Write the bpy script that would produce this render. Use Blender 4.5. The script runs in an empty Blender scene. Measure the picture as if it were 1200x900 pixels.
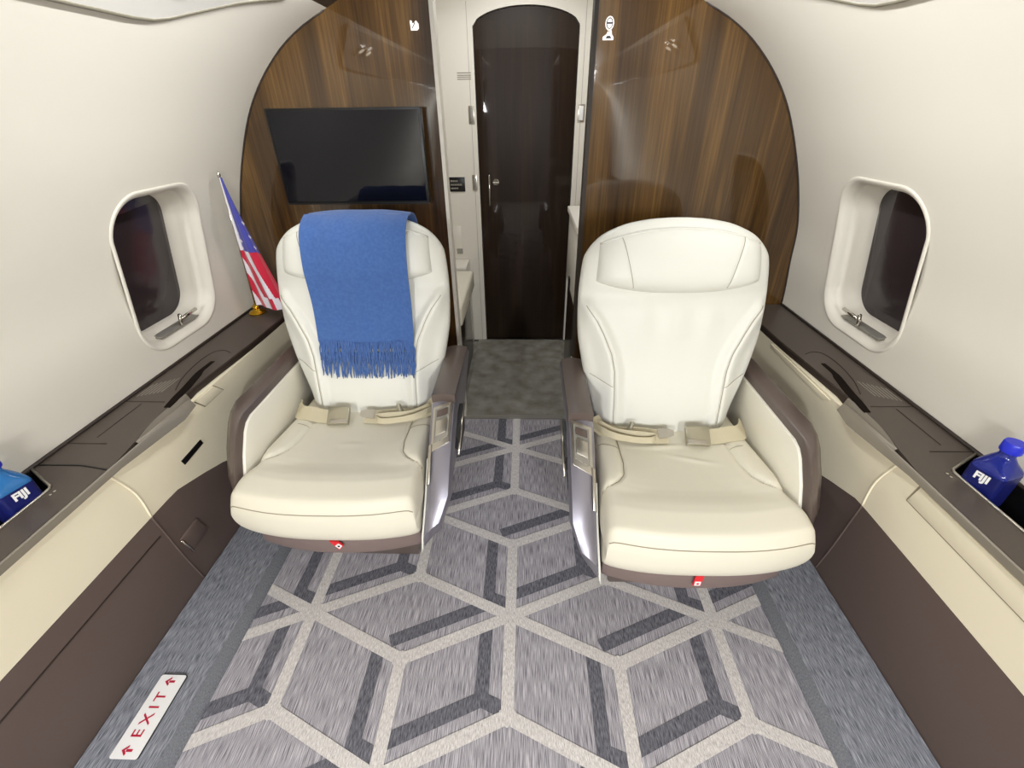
import bpy, bmesh, math, random
import numpy as np
from mathutils import Vector, Matrix
random.seed(7)
rng = np.random.default_rng(7)
scene = bpy.context.scene
COL = scene.collection
PI = math.pi

# ------------------------------------------------------------------ camera / view
CX, CZ = 0.042, 1.2
cam = bpy.data.cameras.new('camera'); co = bpy.data.objects.new('camera', cam); COL.objects.link(co)
cam.sensor_fit = 'HORIZONTAL'; cam.sensor_width = 36.0; cam.lens = 518.6 / 1200 * 36.0
cam.clip_start = 0.02
def cam_matrix(p, y, r):
    cp, sp, cy, sy = math.cos(p), math.sin(p), math.cos(y), math.sin(y)
    f = Vector((-sy * cp, cy * cp, -sp)); rt = Vector((cy, sy, 0)); up = rt.cross(f)
    c, s = math.cos(r), math.sin(r)
    R_ = rt * c + up * s; U_ = up * c - rt * s
    return Matrix(((R_.x, U_.x, -f.x), (R_.y, U_.y, -f.y), (R_.z, U_.z, -f.z)))
co.matrix_world = Matrix.Translation((CX, 0, CZ)) @ cam_matrix(math.radians(31.71), math.radians(2.03), math.radians(-.77)).to_4x4()
scene.camera = co
vs = scene.view_settings
scene.display_settings.display_device = 'sRGB'
vs.view_transform = 'Standard'; vs.look = 'None'; vs.gamma = 1.0; vs.use_curve_mapping = False
vs.exposure = 0.02

# ------------------------------------------------------------------ materials
def lin(c):
    return tuple(((v / 255) / 12.92 if v / 255 <= .04045 else ((v / 255 + .055) / 1.055) ** 2.4) for v in c) + (1,)
def mat(name, rgb, rough=.5, metal=0., coat=0., coat_rough=.05, spec=.5, bump=None, var=None, sheen=0., trans=0., ior=1.45, emit=None):
    m = bpy.data.materials.new(name); m.use_nodes = True
    nt = m.node_tree; b = nt.nodes['Principled BSDF']
    b.inputs['Base Color'].default_value = lin(rgb); b.inputs['Roughness'].default_value = rough
    b.inputs['Metallic'].default_value = metal; b.inputs['Coat Weight'].default_value = coat
    b.inputs['Coat Roughness'].default_value = coat_rough
    b.inputs['Specular IOR Level'].default_value = spec; b.inputs['Sheen Weight'].default_value = sheen
    b.inputs['Transmission Weight'].default_value = trans; b.inputs['IOR'].default_value = ior
    if emit:
        b.inputs['Emission Color'].default_value = lin(rgb); b.inputs['Emission Strength'].default_value = emit
    tc = nt.nodes.new('ShaderNodeTexCoord')
    if bump or var:
        sc = (bump or var)
    if var:   # (scale xyz, amount, detail)
        mp = nt.nodes.new('ShaderNodeMapping'); mp.inputs['Scale'].default_value = var[0]
        nz = nt.nodes.new('ShaderNodeTexNoise'); nz.inputs['Scale'].default_value = 1; nz.inputs['Detail'].default_value = var[2]
        cr = nt.nodes.new('ShaderNodeValToRGB')
        a, c = var[1]
        cr.color_ramp.elements[0].position = .32; cr.color_ramp.elements[0].color = lin(a)
        cr.color_ramp.elements[1].position = .68; cr.color_ramp.elements[1].color = lin(c)
        nt.links.new(tc.outputs['Object'], mp.inputs[0]); nt.links.new(mp.outputs[0], nz.inputs['Vector'])
        nt.links.new(nz.outputs['Fac'], cr.inputs[0]); nt.links.new(cr.outputs[0], b.inputs['Base Color'])
    if bump:  # (scale xyz, strength, distance)
        mp2 = nt.nodes.new('ShaderNodeMapping'); mp2.inputs['Scale'].default_value = bump[0]
        n2 = nt.nodes.new('ShaderNodeTexNoise'); n2.inputs['Scale'].default_value = 1; n2.inputs['Detail'].default_value = 3
        bp = nt.nodes.new('ShaderNodeBump'); bp.inputs['Strength'].default_value = bump[1]; bp.inputs['Distance'].default_value = bump[2]
        nt.links.new(tc.outputs['Object'], mp2.inputs[0]); nt.links.new(mp2.outputs[0], n2.inputs['Vector'])
        nt.links.new(n2.outputs['Fac'], bp.inputs['Height']); nt.links.new(bp.outputs[0], b.inputs['Normal'])
    return m
def wood(name, stops, coat=1.0, rough=.35, scale=1.0, cior=1.55):
    m = bpy.data.materials.new(name); m.use_nodes = True; nt = m.node_tree; b = nt.nodes['Principled BSDF']
    tc = nt.nodes.new('ShaderNodeTexCoord')
    mp = nt.nodes.new('ShaderNodeMapping'); mp.inputs['Scale'].default_value = (16 * scale, 16 * scale, .9 * scale)
    nz = nt.nodes.new('ShaderNodeTexNoise'); nz.inputs['Scale'].default_value = 1; nz.inputs['Detail'].default_value = 4; nz.inputs['Distortion'].default_value = .6
    mp2 = nt.nodes.new('ShaderNodeMapping'); mp2.inputs['Scale'].default_value = (150 * scale, 150 * scale, 4 * scale)
    n2 = nt.nodes.new('ShaderNodeTexNoise'); n2.inputs['Scale'].default_value = 1; n2.inputs['Detail'].default_value = 3
    mx = nt.nodes.new('ShaderNodeMath'); mx.operation = 'MULTIPLY_ADD'; mx.inputs[1].default_value = .35
    ml = nt.nodes.new('ShaderNodeMath'); ml.operation = 'MULTIPLY'; ml.inputs[1].default_value = .65
    cr = nt.nodes.new('ShaderNodeValToRGB')
    cr.color_ramp.elements[0].position = .3; cr.color_ramp.elements[0].color = lin(stops[0])
    cr.color_ramp.elements[1].position = .7; cr.color_ramp.elements[1].color = lin(stops[2])
    e = cr.color_ramp.elements.new(.5); e.color = lin(stops[1])
    L = nt.links.new
    L(tc.outputs['Object'], mp.inputs[0]); L(mp.outputs[0], nz.inputs['Vector'])
    L(tc.outputs['Object'], mp2.inputs[0]); L(mp2.outputs[0], n2.inputs['Vector'])
    L(nz.outputs['Fac'], ml.inputs[0]); L(n2.outputs['Fac'], mx.inputs[0]); L(ml.outputs[0], mx.inputs[2])
    L(mx.outputs[0], cr.inputs[0]); L(cr.outputs[0], b.inputs['Base Color'])
    b.inputs['Roughness'].default_value = rough; b.inputs['Coat Weight'].default_value = coat; b.inputs['Coat Roughness'].default_value = .03
    b.inputs['Coat IOR'].default_value = cior; b.inputs['Specular IOR Level'].default_value = .15
    return m
def carpet(name, dark, light, sx=330, sy=26):
    return mat(name, light, rough=1., spec=.1, sheen=.0, var=((sx, sy, 1), (dark, light), 4), bump=((sx, sy * 1.5, 1), .6, .004))

M = {}
M['wall'] = mat('cream_sidewall', (225, 219, 206), .55, spec=.3)
M['cream_panel'] = mat('cream_lower_panel', (246, 236, 209), .5, spec=.3)
M['white'] = mat('white_laminate', (225, 219, 207), .4)
M['brown'] = mat('brown_leather_panel', (104, 89, 83), .55, spec=.3, bump=((500, 500, 500), .15, .001))
M['ledge'] = mat('dark_brown_ledge', (80, 71, 64), .38, spec=.5)
M['ledge_dark'] = mat('dark_brown_recess', (48, 38, 32), .5)
M['rim'] = mat('grey_brown_rim', (134, 126, 113), .4, metal=.3)
M['leather'] = mat('cream_leather', (224, 223, 214), .42, spec=.4, bump=((420, 420, 420), .08, .001))
M['leather_tan'] = mat('cream_cushion_leather', (222, 216, 198), .45, spec=.4, bump=((420, 420, 420), .08, .001))
M['lining'] = mat('cream_arm_lining', (236, 231, 216), .42, spec=.4)
M['thread'] = mat('seam_thread', (150, 140, 118), .8)
M['shell'] = mat('brown_seat_shell', (92, 80, 74), .3, coat=.3, coat_rough=.2)
M['shell_sheen'] = mat('sheen_tinted_seat_arm', (150, 147, 158), .36, metal=.6, coat=.3, coat_rough=.2)  # brown arm coloured pale lavender to imitate its reflection of bright surroundings
M['pan'] = mat('brown_seat_pan', (120, 104, 100), .5)
M['chrome'] = mat('chrome', (215, 210, 200), .12, metal=1)
M['satin'] = mat('satin_metal', (190, 184, 172), .3, metal=.9)
M['wood'] = wood('gloss_walnut_veneer', ((44, 28, 10), (77, 53, 23), (118, 87, 43)))
M['wood_dark'] = wood('dark_gloss_veneer', ((26, 16, 8), (36, 23, 12), (48, 32, 18)), cior=1.42, coat=.4)
M['ceiling_dark'] = mat('brown_headliner', (52, 42, 32), .5)
M['black_gloss'] = mat('screen_glass', (10, 10, 18), .05, spec=.45)
M['black'] = mat('black_plastic', (18, 17, 18), .35)
M['glass_dark'] = mat('night_window_glass', (50, 42, 44), .16, spec=.6)
M['blue'] = mat('blue_wool', (70, 100, 158), .95, spec=.1, sheen=.25, bump=((420, 420, 420), .25, .0015), var=((120, 120, 120), ((66, 96, 154), (74, 106, 164)), 3))
M['belt'] = mat('beige_webbing', (190, 180, 152), .6, bump=((900, 300, 300), .3, .001))
M['buckle'] = mat('satin_buckle', (178, 172, 152), .28, metal=.75)
M['red'] = mat('red_tag', (214, 40, 48), .5)
M['paper'] = mat('white_sign_face', (240, 238, 236), .5)
M['sign_red'] = mat('red_lettering', (188, 30, 62), .5)
M['lit'] = mat('lit_symbol', (245, 240, 235), .5, emit=.55)
M['lit_dark'] = mat('symbol_mark', (60, 50, 60), .5)
M['gold'] = mat('brass', (214, 170, 50), .22, metal=1)
M['flag_blue'] = mat('flag_blue', (70, 72, 165), .7, sheen=.3)
M['flag_red'] = mat('flag_red', (205, 32, 62), .7, sheen=.3)
M['flag_white'] = mat('flag_white', (236, 232, 238), .7, sheen=.3)
M['vest_floor'] = mat('grey_vinyl_floor', (98, 95, 88), .6, var=((14, 14, 14), ((118, 113, 102), (152, 149, 140)), 6))
M['rug'] = carpet('rug_ground', (100, 97, 105), (206, 201, 207), 640, 22)
M['rug_light'] = carpet('rug_light_band', (184, 178, 175), (226, 221, 218), 420, 90)
M['rug_dark'] = carpet('rug_dark_band', (70, 70, 77), (128, 127, 135), 420, 60)
M['border'] = carpet('carpet_border_pile', (88, 90, 98), (168, 170, 178), 480, 36)
M['binding'] = carpet('carpet_edge_binding', (104, 106, 112), (136, 138, 144), 900, 200)
M['tray'] = mat('matt_black_tray', (14, 13, 15), .7, spec=.15)
M['slot'] = mat('slot_void', (26, 19, 15), .9, spec=.1)
M['bottle_blue'] = mat('blue_bottle_plastic', (52, 66, 180), .12, spec=.6, trans=.6)
M['bottle_light'] = mat('light_blue_bottle_plastic', (70, 150, 225), .12, spec=.6, trans=.55)
M['cap_blue'] = mat('blue_cap', (38, 48, 190), .3)
M['label_blue'] = mat('bottle_label', (20, 26, 90), .35)
M['psu'] = mat('gloss_white_panel', (226, 222, 214), .2, coat=.6)
M['trim_grey'] = mat('grey_trim', (128, 122, 106), .4, metal=.3)
M['lamp'] = mat('reading_lamp_lens', (255, 244, 225), .3, emit=6)
M['strip'] = mat('light_strip_lens', (255, 246, 232), .4, emit=1.5)
M['placard'] = mat('placard_print', (150, 142, 130), .6)
M['grey'] = mat('grey_plastic', (150, 146, 138), .4, metal=.3)

# ------------------------------------------------------------------ helpers
def link(o, parent=None):
    COL.objects.link(o)
    if parent is not None:
        o.parent = parent
    return o
def wloc(o):
    v = Vector((0, 0, 0))
    while o is not None:
        v += o.location; o = o.parent
    return v
def tag(o, label=None, cat=None, group=None, kind=None):
    if label: o['label'] = label
    if cat: o['category'] = cat
    if group: o['group'] = group
    if kind: o['kind'] = kind
    return o
def thing(name, label, cat, loc=(0, 0, 0), group=None, kind=None):
    o = bpy.data.objects.new(name, None); o.location = loc; o.empty_display_size = .05
    link(o); return tag(o, label, cat, group, kind)
class G:
    """collects vertices / faces (with a material slot each)"""
    def __init__(s): s.v = []; s.f = []; s.m = []
    def add(s, v, f, m=0):
        k = len(s.v); s.v += [tuple(map(float, p)) for p in v]
        for q in f: s.f.append([i + k for i in q]); s.m.append(m)
        return s
    def merge(s, g, m=None):
        k = len(s.v); s.v += g.v
        for q, mm in zip(g.f, g.m): s.f.append([i + k for i in q]); s.m.append(mm if m is None else m)
        return s
def obj(name, g, mats, parent=None, smooth=False, local=False, bevel=0, seg=2, flip=False, sub=0, auto=None):
    """build one mesh object. World coordinates unless local (then already relative to the parent)."""
    mats = mats if isinstance(mats, (list, tuple)) else [mats]
    me = bpy.data.meshes.new(name)
    off = Vector((0, 0, 0)) if (parent is None or local) else wloc(parent)
    vv = [(p[0] - off.x, p[1] - off.y, p[2] - off.z) for p in g.v]
    me.from_pydata(vv, [], g.f if not flip else [list(reversed(q)) for q in g.f])
    for m in mats: me.materials.append(m)
    me.polygons.foreach_set('material_index', g.m)
    bm = bmesh.new(); bm.from_mesh(me)
    bmesh.ops.remove_doubles(bm, verts=bm.verts, dist=1e-6)
    bmesh.ops.recalc_face_normals(bm, faces=bm.faces)
    if bevel:
        es = [e for e in bm.edges if len(e.link_faces) == 2 and e.calc_face_angle(0) > .5]
        bmesh.ops.bevel(bm, geom=es, offset=bevel, segments=seg, profile=.5, affect='EDGES', clamp_overlap=True)
    bm.to_mesh(me); bm.free()
    if smooth or bevel:
        me.polygons.foreach_set('use_smooth', [True] * len(me.polygons))
        a = auto if auto is not None else (.7 if bevel else 1.2)
        if bevel or auto is not None:
            me.set_sharp_from_angle(angle=a)
    o = bpy.data.objects.new(name, me); link(o, parent)
    return o
def box(x0, x1, y0, y1, z0, z1):
    v = [(x, y, z) for z in (z0, z1) for y in (y0, y1) for x in (x0, x1)]
    return G().add(v, [(0, 2, 3, 1), (4, 5, 7, 6), (0, 1, 5, 4), (2, 6, 7, 3), (0, 4, 6, 2), (1, 3, 7, 5)])
def prism(poly, fn, a, b):
    """poly of (p,q); fn(p,q,h) -> xyz; extruded from h=a to h=b"""
    n = len(poly)
    v = [fn(p, q, a) for p, q in poly] + [fn(p, q, b) for p, q in poly]
    return G().add(v, [list(range(n))[::-1], list(range(n, 2 * n))] + [(i, (i + 1) % n, n + (i + 1) % n, n + i) for i in range(n)])
def loft(rings, closed=True, cap=True):
    n = len(rings[0]); g = G(); v = [p for r in rings for p in r]; f = []
    for i in range(len(rings) - 1):
        for j in range(n if closed else n - 1):
            k = (j + 1) % n
            f.append((i * n + j, i * n + k, (i + 1) * n + k, (i + 1) * n + j))
    if cap and closed:
        f.append(list(range(n))[::-1]); f.append([(len(rings) - 1) * n + j for j in range(n)])
    return g.add(v, f)
def tube(pts, r, n=8, closed=False):
    P = [Vector(p) for p in pts]; rings = []
    m = len(P); prev = None
    for i, p in enumerate(P):
        t = (P[(i + 1) % m] - P[i - 1]) if closed else (P[min(i + 1, m - 1)] - P[max(i - 1, 0)])
        if t.length < 1e-9: t = Vector((0, 0, 1))
        t.normalize()
        if prev is None:
            a = Vector((0, 0, 1)) if abs(t.z) < .9 else Vector((1, 0, 0))
            u = t.cross(a).normalized()
        else:
            u = (prev - t * prev.dot(t)).normalized()
        prev = u; w = t.cross(u)
        rr = r[i] if isinstance(r, (list, tuple, np.ndarray)) else r
        rings.append([tuple(p + (u * math.cos(2 * PI * k / n) + w * math.sin(2 * PI * k / n)) * rr) for k in range(n)])
    if closed:
        rings.append(rings[0]); return loft(rings, cap=False)
    return loft(rings)
def lathe(prof, c, n=24, axis='z'):
    rings = []
    for r, h in prof:
        rings.append([(c[0] + r * math.cos(2 * PI * k / n), c[1] + r * math.sin(2 * PI * k / n), c[2] + h) for k in range(n)])
    return loft(rings)
def grid(fn, us, vs_):
    nu, nv = len(us), len(vs_)
    v = [fn(u, w) for w in vs_ for u in us]
    f = [(j * nu + i, j * nu + i + 1, (j + 1) * nu + i + 1, (j + 1) * nu + i) for j in range(nv - 1) for i in range(nu - 1)]
    return G().add(v, f)
def ribbon(pts, wdir, width, th):
    P = [Vector(p) for p in pts]; rings = []
    for i, p in enumerate(P):
        t = (P[min(i + 1, len(P) - 1)] - P[max(i - 1, 0)]).normalized()
        wd = Vector(wdir[i] if isinstance(wdir[0], (tuple, list, Vector)) else wdir)
        wd = (wd - t * wd.dot(t)).normalized(); nn = t.cross(wd)
        rings.append([tuple(p + wd * a * width / 2 + nn * b * th / 2) for a, b in ((-1, -1), (1, -1), (1, 1), (-1, 1))])
    return loft(rings)
def rrect(hw, hh, r, n=8, cx=0, cy=0):
    out = []
    for k, (sx, sy) in enumerate(((1, 1), (-1, 1), (-1, -1), (1, -1))):
        for i in range(n + 1):
            a = PI / 2 * (k + i / n)
            out.append((cx + sx * (hw - r) + r * math.cos(a), cy + sy * (hh - r) + r * math.sin(a)))
    return out
def smooth_path(pts, n=8):
    P = [np.array(p, float) for p in pts]; out = []
    for i in range(len(P) - 1):
        p0, p1, p2, p3 = P[max(i - 1, 0)], P[i], P[i + 1], P[min(i + 2, len(P) - 1)]
        for k in range(n):
            t = k / n
            out.append(tuple(.5 * ((2 * p1) + (-p0 + p2) * t + (2 * p0 - 5 * p1 + 4 * p2 - p3) * t * t + (-p0 + 3 * p1 - 3 * p2 + p3) * t ** 3)))
    out.append(tuple(P[-1])); return out
def text_geo(s, size, fn, ext=.0006, offset=0., sx=1., spacing=1.):
    """text outline turned into mesh; fn(px,py,h) maps text plane to world"""
    cu = bpy.data.curves.new('t', 'FONT'); cu.body = s; cu.size = size; cu.align_x = 'CENTER'; cu.align_y = 'CENTER'
    cu.offset = offset; cu.space_character = spacing; cu.resolution_u = 3
    o = bpy.data.objects.new('t', cu); COL.objects.link(o)
    dg = bpy.context.evaluated_depsgraph_get(); dg.update()
    me = bpy.data.meshes.new_from_object(o.evaluated_get(dg))
    g = G().add([fn(v.co.x * sx, v.co.y, ext) for v in me.vertices], [list(p.vertices) for p in me.polygons])
    bpy.data.objects.remove(o); bpy.data.curves.remove(cu); bpy.data.meshes.remove(me)
    return g
def sstep(a, b, x):
    t = min(1, max(0, (x - a) / (b - a))); return t * t * (3 - 2 * t)

# ------------------------------------------------------------------ shell
YB = 1.65          # bulkhead plane
YR = -2.4          # aft end of the cabin
_pz = np.array([-.05, .30, .50, .55, .62, .72, .83, .94, 1.06, 1.19, 1.285, 1.365, 1.418, 1.46])
_px = np.array([1.036, 1.036, 1.036, 1.033, 1.027, 1.014, 1.003, .973, .927, .862, .792, .708, .628, .54])
_sp = smooth_path(list(zip(_px, _pz)), 10)
_sx = np.array([p[0] for p in _sp]); _sz = np.array([p[1] for p in _sp])
def WX(z): return float(np.interp(z, _sz, _sx))
WIN_Y, WIN_Z, WHW, WHH, WR = 1.247, .82, .168, .212, .095
def sidewall(s, name):
    g = G()
    py0, py1, pz0, pz1 = WIN_Y - .225, WIN_Y + .225, WIN_Z - .262, WIN_Z + .262
    zs = sorted(set([.3, .45, .5, .53] + list(np.linspace(pz0, pz1, 25)) + [z for z in np.linspace(pz1, 1.46, 22)]))
    zs = [z for z in zs]
    ys = [YR, -1.6, -.8, 0, .5, py0, py1, YB + .012]
    def P(y, z, off=0): return (s * (WX(z) + off), y, z)
    for i in range(len(ys) - 1):
        for j in range(len(zs) - 1):
            ym, zm = (ys[i] + ys[i + 1]) / 2, (zs[j] + zs[j + 1]) / 2
            if py0 < ym < py1 and pz0 < zm < pz1: continue
            g.add([P(ys[i], zs[j]), P(ys[i + 1], zs[j]), P(ys[i + 1], zs[j + 1]), P(ys[i], zs[j + 1])], [(0, 1, 2, 3)])
    # patch between the window opening and the rectangle round it, rounded lip, and reveal
    ca = math.atan2(.262, .225)
    angs = sorted(list(np.linspace(-PI, PI, 121)[:-1]) + [ca, PI - ca, -ca, ca - PI])
    def inner(c, d):          # ray from the centre out to the rounded rectangle
        lo, hi = 0, .5
        for _ in range(40):
            m = (lo + hi) / 2; x, y = abs(c) * m, abs(d) * m
            qx, qy = max(x - (WHW - WR), 0), max(y - (WHH - WR), 0)
            if math.hypot(qx, qy) < WR and x < WHW and y < WHH: lo = m
            else: hi = m
        return (c * lo, d * lo)
    def outer(c, d):
        k = min(.225 / max(abs(c), 1e-9), .262 / max(abs(d), 1e-9)); return (c * k, d * k)
    rr = [inner(math.cos(a), math.sin(a)) for a in angs]
    base = [outer(math.cos(a), math.sin(a)) for a in angs]
    rings = []
    for t in (0, .25, .5, .75, 1):
        rings.append([P(WIN_Y + b[0] * (1 - t) + r[0] * t, WIN_Z + b[1] * (1 - t) + r[1] * t) for b, r in zip(base, rr)])
    g.merge(loft(rings, cap=False))
    o = obj(name, g, M['wall'], smooth=True)
    tag(o, kind='structure')
    return o
wl = sidewall(-1, 'wall_left'); tag(wl, 'cream curved cabin sidewall with an oval window, beside the flag', 'wall')
wr = sidewall(1, 'wall_right'); tag(wr, 'cream curved cabin sidewall beside the seat with a bare headrest', 'wall')

def window(s, name, label):
    root = thing(name, label, 'window', (s * 1.0, WIN_Y, WIN_Z), kind='structure')
    def P(p, off, k=1.0, dy=0, dz=0):
        y, z = WIN_Y + p[0] * k + dy, WIN_Z + p[1] * k + dz
        return (s * (WX(z) + off), y, z)
    # moulded frame: lip standing a little proud, then funnel shaped reveal with two steps
    specs = [(.175, .219, .10, .001), (.1735, .2175, .0995, -.0025), (.170, .214, .098, -.0035), (.165, .209, .094, -.0015), (.158, .202, .09, .006),
             (.153, .197, .087, .022), (.1525, .1965, .086, .034), (.147, .191, .082, .0345), (.1455, .1895, .081, .040), (.139, .186, .078, .045), (.1385, .1855, .0775, .056), (.132, .182, .0745, .060), (.131, .181, .074, .088)]
    rings = [[P(q, off, 1.0, 0, .010 * sstep(.0, .05, off)) for q in rrect(a, b, r, 12)] for a, b, r, off in specs]
    obj('window_frame', loft(rings, cap=False), M['wall'], root, smooth=True)
    q = rrect(.131, .181, .074, 12)
    pane = [P(p, .086, 1.0, 0, .010) for p in q] ; back = [P(p, .096, 1.0, 0, .010) for p in q]
    obj('pane', loft([pane, back]), M['glass_dark'], root)
    # sill metal plate with a sliding latch
    def S(y, z, off): return (s * (WX(z) + off), y, z)
    z0 = WIN_Z - .181
    pts = [(WIN_Y - .085, .012), (WIN_Y + .085, .012), (WIN_Y + .085, .06), (WIN_Y - .085, .06)]
    v = [S(y, z0 + .004 - (.004 if i < 2 else 0), o) for i, (y, o) in enumerate(pts)] + [S(y, z0 - .004, o) for y, o in pts]
    obj('sill_plate', G().add(v, [(0, 1, 2, 3), (7, 6, 5, 4), (0, 4, 5, 1), (1, 5, 6, 2), (2, 6, 7, 3), (3, 7, 4, 0)]), M['grey'], root, bevel=.001)
    lt = obj('shade_latch', tube([S(WIN_Y + .0, z0 + .018, .012), S(WIN_Y + .082, z0 + .022, .014)], .0055, 10), M['chrome'], root, smooth=True)
    g = tube([S(WIN_Y + .002, z0 + .0, .012), S(WIN_Y + .002, z0 + .036, .010)], .0055, 8)
    obj('latch_tab', g, M['chrome'], lt, smooth=True)
    return root
window(-1, 'window_1', 'rounded cabin window in the sidewall beside the flag')
window(1, 'window_2', 'rounded cabin window in the sidewall beside the bare seat')

# ceiling: dark centre panel between the side walls, with two light strips further aft
g = G()
cp = [(.54, 1.46), (.50, 1.478), (.40, 1.495), (.25, 1.508), (.1, 1.513)]
cp = cp + [(-x, z) for x, z in reversed(cp)]
ys = [YR, -1.2, 0, 1.0, YB + .012]
g = grid(lambda k, y: (cp[k][0], y, cp[k][1]), list(range(len(cp))), ys)
tag(obj('ceiling', g, M['ceiling_dark'], smooth=True), 'brown headliner along the middle of the cabin', 'ceiling', kind='structure')

# passenger service panels with reading lights
def psu(s, label):
    root = thing('service_panel', label, 'overhead panel', (s * .66, .6, 1.41), 'overhead service panels')
    # outline in (y, arc position from wall edge upward) ; q = z of lower edge -> use z
    pts = [(-1.9, 1.362), (.9, 1.362), (1.06, 1.363), (1.11, 1.366), (1.15, 1.374), (1.23, 1.399), (1.30, 1.421), (1.37, 1.438), (1.42, 1.447), (1.44, 1.453), (-1.9, 1.453)]
    n = len(pts)
    def P(y, z, off):
        a = WX(z); b = WX(z + .002); d = Vector((b - a, 0, .002)).normalized(); nrm = Vector((d.z, 0, -d.x))
        return (s * (a + nrm.x * off), y, z + nrm.z * off)
    top = []; g = G()
    # fill as strips between z levels so the panel follows the curve
    def zlow(y): return float(np.interp(y, [p[0] for p in pts[:-1]], [p[1] for p in pts[:-1]]))
    yy = [-1.9, -1.2, -.5, .2, .9, 1.0, 1.06, 1.09, 1.11, 1.13, 1.15, 1.19, 1.23, 1.30, 1.37, 1.42, 1.44]
    f = lambda k, y, off: P(y, zlow(y) + (1.453 - zlow(y)) * k / 6, off)
    sh = [grid(lambda k, y, o=o: f(k, y, o), list(range(7)), yy) for o in (-.006, .004)]
    g = sh[0].merge(sh[1])
    g2 = grid(lambda o, y: P(y, zlow(y), o), (-.006, .004), yy); g.merge(g2)
    obj('panel', g, M['psu'], root, smooth=True, auto=.6)
    obj('edge_trim', tube([P(y, zlow(y), -.004) for y in yy], .0045, 8), M['trim_grey'], root, smooth=True)
    for y in (1.12, 1.03):
        c = Vector(P(y, 1.42, -.008)); ax = (Vector(P(y, 1.42, 0)) - c).normalized()
        u = Vector((0, 1, 0)); w = ax.cross(u)
        ring = lambda r, h: [tuple(c - ax * h + (u * math.cos(2 * PI * k / 20) + w * math.sin(2 * PI * k / 20)) * r) for k in range(20)]
        b = obj('reading_light', loft([ring(.026, -.004), ring(.026, .004), ring(.014, .006)]), M['chrome'], root, smooth=True, auto=.5)
        obj('lens', loft([ring(.013, .004), ring(.012, .0075)]), M['lamp'], b)
psu(-1, 'white glossy overhead service panel with grey edge above the window by the flag')
psu(1, 'white glossy overhead service panel with grey edge above the bare seat')

# ------------------------------------------------------------------ floor, carpets
tag(obj('floor', box(-1.05, 1.05, YR, 2.6, -.06, -.012), M['vest_floor']), 'grey cabin floor under the carpets', 'floor', kind='structure')

def clip_rect(poly, x0, x1, y0, y1):
    def cl(poly, inside, inter):
        out = []
        for i in range(len(poly)):
            a, b = poly[i - 1], poly[i]
            ia, ib = inside(a), inside(b)
            if ib:
                if not ia: out.append(inter(a, b))
                out.append(b)
            elif ia: out.append(inter(a, b))
        return out
    def ix(x): return lambda a, b: (x, a[1] + (b[1] - a[1]) * (x - a[0]) / (b[0] - a[0]))
    def iy(y): return lambda a, b: (a[0] + (b[0] - a[0]) * (y - a[1]) / (b[1] - a[1]), y)
    for ins, itx in ((lambda p: p[0] >= x0, ix(x0)), (lambda p: p[0] <= x1, ix(x1)), (lambda p: p[1] >= y0, iy(y0)), (lambda p: p[1] <= y1, iy(y1))):
        if poly: poly = cl(poly, ins, itx)
    return poly
def clip_convex(poly, conv):
    area = sum(conv[i - 1][0] * conv[i][1] - conv[i][0] * conv[i - 1][1] for i in range(len(conv)))
    if area < 0: conv = conv[::-1]
    for i in range(len(conv)):
        a, b = conv[i - 1], conv[i]
        sd = lambda p: (b[0] - a[0]) * (p[1] - a[1]) - (b[1] - a[1]) * (p[0] - a[0])
        out = []
        for k in range(len(poly)):
            p, q = poly[k - 1], poly[k]; sp_, sq = sd(p), sd(q)
            if sq >= 0:
                if sp_ < 0: t = sp_ / (sp_ - sq); out.append((p[0] + (q[0] - p[0]) * t, p[1] + (q[1] - p[1]) * t))
                out.append(q)
            elif sp_ >= 0:
                t = sp_ / (sp_ - sq); out.append((p[0] + (q[0] - p[0]) * t, p[1] + (q[1] - p[1]) * t))
        poly = out
        if not poly: return []
    return poly
RX0, RX1, RY0, RY1 = -.712, .712, -.6, 1.647
g = box(RX0, RX1, RY0, RY1, -.012, 0.0)
LX, LA, OX, OY = .279, .12, .004, .708
def seg_poly(a, b, w):
    a = np.array(a); b = np.array(b); d = b - a; d /= np.hypot(*d); n = np.array([-d[1], d[0]]) * w / 2
    return [tuple(a - n), tuple(b - n), tuple(b + n), tuple(a + n)]
def put(poly, z, m):
    poly = clip_rect(poly, RX0, RX1, RY0, RY1)
    if len(poly) >= 3:
        g.add([(p[0], p[1], z) for p in poly], [list(range(len(poly)))], m)
zc = 0
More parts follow.
